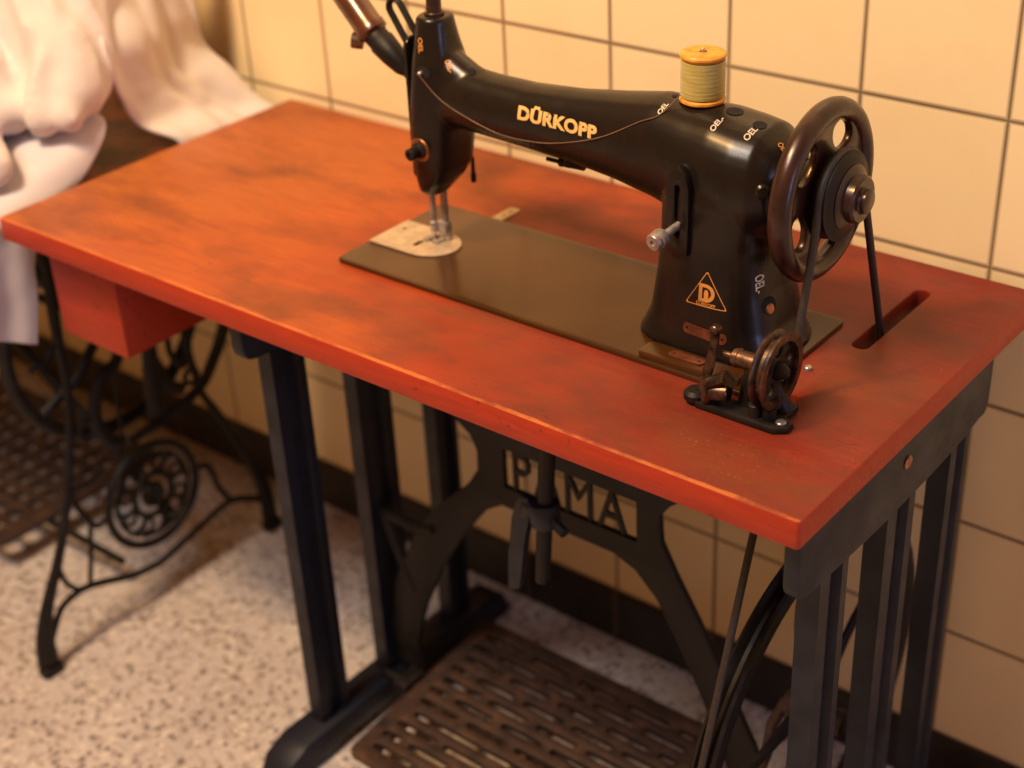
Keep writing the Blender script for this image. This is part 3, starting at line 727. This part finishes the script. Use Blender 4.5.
# ------------------------------------------------------------------ second treadle machine table behind on the left
sec = thing('treadle_table', 'ornate black scrollwork treadle table with dark top, behind on the left under white laundry', 'table', (-1.4, -.27, 0))
bm = B(); box(bm, (-1.86, -.505, .630), (-.990, -.03, .656), .004)
obj('tabletop', bm, M['dwood'], sec)
bm = B(); box(bm, (-1.80, -.47, .575), (-1.045, -.455, .629), .002); box(bm, (-1.80, -.085, .575), (-1.045, -.07, .629), .002)
obj('apron', bm, M['dwood'], sec)
curves = dict(
 front_leg=([(-.392, .60), (-.381, 0.562), (-.388, 0.474), (-.389, 0.407), (-.396, 0.349), (-.404, 0.318), (-.423, 0.249), (-.443, 0.196), (-.465, 0.15), (-.493, 0.098), (-.506, 0.055), (-.509, 0.020)], [.011, .010, .0075, .0065, .0065, .0065, .0065, .007, .008, .010, .014, .016]),
 low=([(-.503, 0.036), (-.489, 0.063), (-.47, 0.088), (-.437, 0.096), (-.402, 0.087), (-.358, 0.070), (-.315, 0.062), (-.279, 0.067), (-.23, 0.078), (-.167, 0.089), (-.115, 0.063)], .0055),
 c1=([(-.462, 0.160), (-.457, 0.121), (-.438, 0.096)], .004), c2=([(-.402, 0.18), (-.412, 0.135), (-.422, 0.094)], .004),
 c3=([(-.364, 0.257), (-.390, .245), (-.418, 0.244), (-.408, 0.202), (-.392, 0.176), (-.371, 0.18)], .0045),
 s=([(-.224, 0.177), (-.197, 0.167), (-.185, 0.125), (-.168, 0.09)], .005),
 rear=([(-.200, .60), (-.201, 0.437), (-.198, 0.39), (-.194, 0.34), (-.185, 0.283), (-.164, 0.239), (-.126, 0.151), (-.103, 0.076), (-.100, 0.020)], [.006, .006, .006, .006, .006, .0065, .0075, .012, .014]),
 armr=([(-.112, .60), (-.114, .45), (-.121, 0.387), (-.131, 0.36), (-.157, 0.323), (-.188, 0.293), (-.255, 0.277), (-.318, 0.271)], [.012, .012, .0115, .011, .010, .009, .008, .0065]),
 u=([(-.224, 0.43), (-.226, 0.39), (-.225, 0.363), (-.209, 0.338), (-.194, 0.358), (-.192, 0.394), (-.192, .43)], .005),
 u2=([(-.255, .60), (-.258, 0.392), (-.261, 0.356), (-.264, 0.290)], [.012, .012, .013, .016]),
 u3=([(-.255, .36), (-.24, .325), (-.215, .305)], .009),
 C=([(-.300, .60), (-.300, .46), (-.308, 0.398), (-.335, 0.384), (-.351, 0.365), (-.36, 0.328), (-.347, 0.287), (-.325, .275)], [.008, .008, .009, .0095, .010, .010, .010, .008]),
 l=([(-.437, 0.438), (-.413, 0.44), (-.399, 0.452), (-.386, .455)], .0045),
 br=([(-.318, .385), (-.322, .34), (-.325, .27)], .003),
)
def end_frame(FX):
    bm = B()
    for k, (yz, r) in curves.items():
        n = 4; P = catmull([(FX, y, z) for y, z in yz], n)
        if isinstance(r, list):
            rr = []
            for i in range(len(r) - 1): rr += [r[i] + (r[i + 1] - r[i]) * j / n for j in range(n)]
            rr.append(r[-1])
        else: rr = r
        tube(bm, P, rr, 10, flat=.7, flatdir=(1, 0, 0))
    for cy, cz, r, t in ((-.198, .317, .011, .004), (-.376, .320, .013, .0045)):
        tube(bm, [(FX, y, z) for y, z in circle(cy, cz, r, 24)], t, 8, closed=True)
    box(bm, (FX - .006, -.45, .592), (FX + .006, -.09, .629), .002)
    box(bm, (FX - .009, -.525, .0), (FX + .012, -.492, .016), .006); box(bm, (FX - .009, -.115, .0), (FX + .012, -.083, .016), .006)
    fr = obj('end_frame', bm, M['iron2'], sec)
    bm = B(); mc = (-.296, .174)
    for r, t in ((.076, .006), (.061, .0035), (.032, .0045), (.013, .006)):
        tube(bm, [(FX, y, z) for y, z in circle(mc[0], mc[1], r, 44)], t, 8, closed=True)
    for k in range(8):
        a = k * PI / 4; ca, sa = math.cos(a), math.sin(a)
        tube(bm, catmull([(FX, mc[0] + ca * .030, mc[1] + sa * .030), (FX, mc[0] + math.cos(a + .25) * .045, mc[1] + math.sin(a + .25) * .045), (FX, mc[0] + ca * .063, mc[1] + sa * .063)], 4), .0035, 8)
        a += PI / 8; tube(bm, [(FX, y, z) for y, z in circle(mc[0] + math.cos(a) * .047, mc[1] + math.sin(a) * .047, .0095, 16)], .0028, 6, closed=True)
    obj('medallion', bm, M['iron2'], fr)
    return fr
end_frame(-1.03); end_frame(-1.80)
# fly wheel inside the frame
fc = V((-1.068, -.295, .43)); FR = .150
bm = B(); lathe(bm, [(FR + .010 * math.cos(t), .008 * math.sin(t)) for t in [k * PI / 5 for k in range(10)]], fc, (1, 0, 0), 64, closed=True)
for k in range(4):
    a = k * PI / 2 + .6; tube(bm, [fc, fc + V((0, math.cos(a + .2) * .08, math.sin(a + .2) * .08)), fc + V((0, math.cos(a) * FR, math.sin(a) * FR))], .007, 8)
lathe(bm, [(0, -.02), (.02, -.02), (.02, .02), (0, .02)], fc, (1, 0, 0), 20)
obj('fly_wheel', bm, M['iron2'], sec)
bm = B(); cyl(bm, (-1.80, -.295, .43), (-1.03, -.295, .43), .006); cyl(bm, (-1.80, -.328, .05), (-1.09, -.328, .05), .006)
tube(bm, [(-1.80, -.27, .12), (-1.4, -.27, .35), (-1.03, -.27, .55)], .009, 8); tube(bm, [(-1.80, -.27, .55), (-1.4, -.27, .35), (-1.03, -.27, .12)], .009, 8)
obj('cross_brace', bm, M['iron2'], sec)
hs = []
for i in range(12):
    for j in range(8):
        hs.append(rrect(-1.715 + i * .036, -.40 + j * .034, -1.715 + i * .036 + .026, -.40 + j * .034 + .024, .006, 2))
pl = plate(rrect(-1.73, -.415, -1.262, -.115, .015), hs, .010, MZ(.056), .0015)
obj('treadle', pl, M['rust'], sec)

# ------------------------------------------------------------------ laundry
def net_surface(rows, nu=9, nv=9, amp=.004, sc=22, thick=.004, seed=0, folds=None):
    R = [catmull(r, nu) for r in rows]; cols = [catmull([r[j] for r in R], nv) for j in range(len(R[0]))]
    bm = B(); G = [[bm.verts.new(p) for p in c] for c in cols]
    for i in range(len(G) - 1):
        for j in range(len(G[0]) - 1): bm.faces.new((G[i][j], G[i + 1][j], G[i + 1][j + 1], G[i][j + 1]))
    bm.normal_update()
    ni, nj = len(G), len(G[0]); mv = []
    for i in range(ni):
        for j in range(nj):
            v = G[i][j]; u_, w_ = i / (ni - 1), j / (nj - 1)
            d = noise.fractal(v.co * sc + V((seed, 0, 0)), .8, 2.0, 3) * amp
            if folds: d += folds(u_, w_)
            mv.append((v, v.normal * d))
    for v, d in mv: v.co += d
    return modmesh(bm, [('SOLIDIFY', dict(thickness=thick, offset=0)), ('SUBSURF', dict(levels=1, render_levels=1))])
D = [
   [(-1.50, -.42, .700), (-1.35, -.40, .715), (-1.20, -.35, .725), (-1.10, -.27, .735)],
   [(-1.35, -.46, .685), (-1.20, -.43, .695), (-1.10, -.37, .715), (-1.03, -.285, .735)],
   [(-1.05, -.50, .672), (-1.03, -.455, .678), (-1.01, -.39, .697), (-.990, -.285, .722)],
   [(-.986, -.510, .662), (-.984, -.460, .664), (-.983, -.400, .668), (-.982, -.325, .680)],
   [(-.981, -.530, .636), (-.978, -.488, .634), (-.980, -.450, .628), (-.981, -.412, .622)],
   [(-.982, -.530, .589), (-.978, -.494, .573), (-.981, -.462, .560), (-.980, -.432, .550)],
   [(-.982, -.545, .554), (-.978, -.510, .531), (-.981, -.474, .511), (-.979, -.446, .496)],
]
o = link_mesh('hanging_sheet', net_surface(D, 8, 8, .0012, 18, .003, 3, folds=lambda u, w: .0016 * math.sin(u * 14) * w), M['cloth2'], smooth=60)
tag(o, 'smooth white sheet hanging down over the edge of the dark table behind', 'sheet')
S = [
   [(-1.095, -0.22, 0.95), (-1.098, -0.16, 0.94), (-1.081, -0.12, 0.93), (-1.055, -0.07, 0.92)],
   [(-1.036, -0.24, 0.853), (-1.06, -0.17, 0.836), (-1.057, -0.12, 0.817), (-1.062, -0.07, 0.802)],
   [(-1.0, -0.26, 0.804), (-1.032, -0.18, 0.785), (-1.056, -0.12, 0.760), (-1.076, -0.055, 0.742)],
   [(-1.006, -0.25, 0.748), (-1.036, -0.17, 0.731), (-1.038, -0.11, 0.718), (-1.042, -0.035, 0.7)],
   [(-1.014, -0.225, 0.698), (-1.022, -0.14, 0.686), (-1.020, -0.08, 0.675), (-1.007, -0.02, 0.664)],
   [(-.985, -0.19, 0.672), (-.985, -0.13, 0.662), (-0.982, -0.07, 0.656), (-0.976, -0.015, 0.648)],
   [(-.978, -0.185, 0.640), (-.978, -0.13, 0.630), (-0.976, -0.07, 0.625), (-0.974, -0.018, 0.620)],
]
o = link_mesh('white_shirt', net_surface(S, 10, 8, .004, 14, .007, 11, folds=lambda u, w: .006 * math.sin(u * 10 + w * 2.5) * (1 - w * .6) + .003 * math.sin(u * 23 - w * 4)), M['cloth'], smooth=60)
tag(o, 'white shirt with one sleeve trailing down between the tiled wall and the red table', 'shirt')
# crumpled bundle: lobes and hanging tongue grown together
bm = B()
def lobe(path, radii, flat=1.0, fd=(1, 0, 0)):
    m1 = B(); n = 6; P = catmull(path, n); rr = []
    for i in range(len(radii) - 1): rr += [radii[i] + (radii[i + 1] - radii[i]) * j / n for j in range(n)]
    rr.append(radii[-1]); tube(m1, P, rr, 20, flat=flat, flatdir=fd)
    # round the ends
    for e, r in ((P[0], rr[0]), (P[-1], rr[-1])): bmesh.ops.create_uvsphere(m1, u_segments=16, v_segments=10, radius=r * .97, matrix=Matrix.Translation(e))
    join(bm, m1)
lobe([(-1.20, -.22, .93), (-1.13, -.25, .87), (-1.075, -.275, .815), (-1.035, -.305, .775), (-1.010, -.335, .748)], [.075, .068, .060, .050, .034])
lobe([(-1.14, -.18, .95), (-1.09, -.225, .88), (-1.047, -.258, .81), (-1.022, -.280, .768)], [.055, .046, .038, .026])
lobe([(-1.28, -.36, .90), (-1.20, -.37, .84), (-1.12, -.375, .785), (-1.060, -.370, .755)], [.07, .065, .050, .034])
lobe([(-1.30, -.43, .78), (-1.18, -.43, .765), (-1.08, -.425, .735), (-1.020, -.430, .712)], [.06, .05, .036, .027])
lobe([(-1.45, -.30, .76), (-1.30, -.30, .80), (-1.20, -.27, .84)], [.09, .11, .08])
bmesh.ops.recalc_face_normals(bm, faces=bm.faces)
me = modmesh(bm, [('REMESH', dict(mode='VOXEL', voxel_size=.006)), ('SMOOTH', dict(factor=.5, iterations=5))])
nb_ = B(); nb_.from_mesh(me); nb_.normal_update()
mv = []
for v in nb_.verts:
    p = v.co.copy(); q = V((p.x * 1.0 + p.y * .8, p.y - p.x * .6, p.z * .45))
    f = noise.noise(q * 16); f2 = noise.noise(q * 34 + V((5, 5, 5)))
    mv.append((v, v.normal * ((1 - abs(f) * 2.2) * .012 + f2 * .005 - .004)))
for v, d in mv: v.co += d
for v in nb_.verts: v.co.z = max(v.co.z, .672)
m2 = bpy.data.meshes.new('b'); nb_.to_mesh(m2); nb_.free()
nb_ = B(); nb_.from_mesh(m2)
me = modmesh(nb_, [('SMOOTH', dict(factor=.5, iterations=2)), ('SUBSURF', dict(levels=1, render_levels=1))])
o = link_mesh('crumpled_garment', me, M['cloth'], smooth=60)
tag(o, 'crumpled cream white garment heaped up on top of the dark table at the far left', 'garment')

# ------------------------------------------------------------------ light
w = bpy.data.worlds.new('world'); bpy.context.scene.world = w; w.use_nodes = True
bg = w.node_tree.nodes['Background']; bg.inputs[0].default_value = (1.0, .38, .075, 1); bg.inputs[1].default_value = .34
def area(name, loc, target, size, power, col, sy=None):
    l = bpy.data.lights.new(name, 'AREA'); l.energy = power; l.color = col; l.size = size
    if sy: l.shape = 'RECTANGLE'; l.size_y = sy
    o = bpy.data.objects.new(name, l); C.objects.link(o); o.location = loc
    o.rotation_euler = (V(target) - V(loc)).to_track_quat('-Z', 'Y').to_euler(); return o
area('ceiling_lamp', (-.75, -1.15, 2.35), (-.6, -.4, .5), .24, 35, (1.0, .56, .19))
area('window_light', (-.55, -1.75, 3.0), (-.4, -.3, .5), .7, 50, (1.0, .93, .86), .9)
area('side_window_light', (2.5, -.80, 1.0), (-.4, -.7, .3), .5, 12, (.38, .52, 1.0), 1.0)

# ------------------------------------------------------------------ camera
cam = bpy.data.cameras.new('camera'); co = bpy.data.objects.new('camera', cam); C.objects.link(co)
r = V((.7785667, .6259003, -.0456364)); u = V((-.2856855, .4182373, .8622420)); f = V((-.5587644, .6582753, -.5044363))
mt = Matrix.Identity(4)
for i in range(3): mt[i][0], mt[i][1], mt[i][2] = r[i], u[i], -f[i]
mt.translation = V((.4891536, -1.3016001, .5127147 + .83))
co.matrix_world = mt
cam.sensor_width = 36; cam.lens = 1507.667 * 36 / 1024; cam.clip_start = .05
cam.dof.use_dof = True; cam.dof.focus_distance = 1.28; cam.dof.aperture_fstop = 3.4
sc = bpy.context.scene; sc.camera = co
sc.view_settings.view_transform = 'Standard'; sc.view_settings.look = 'None'
sc.view_settings.exposure = 0; sc.view_settings.gamma = 1; sc.view_settings.use_curve_mapping = False
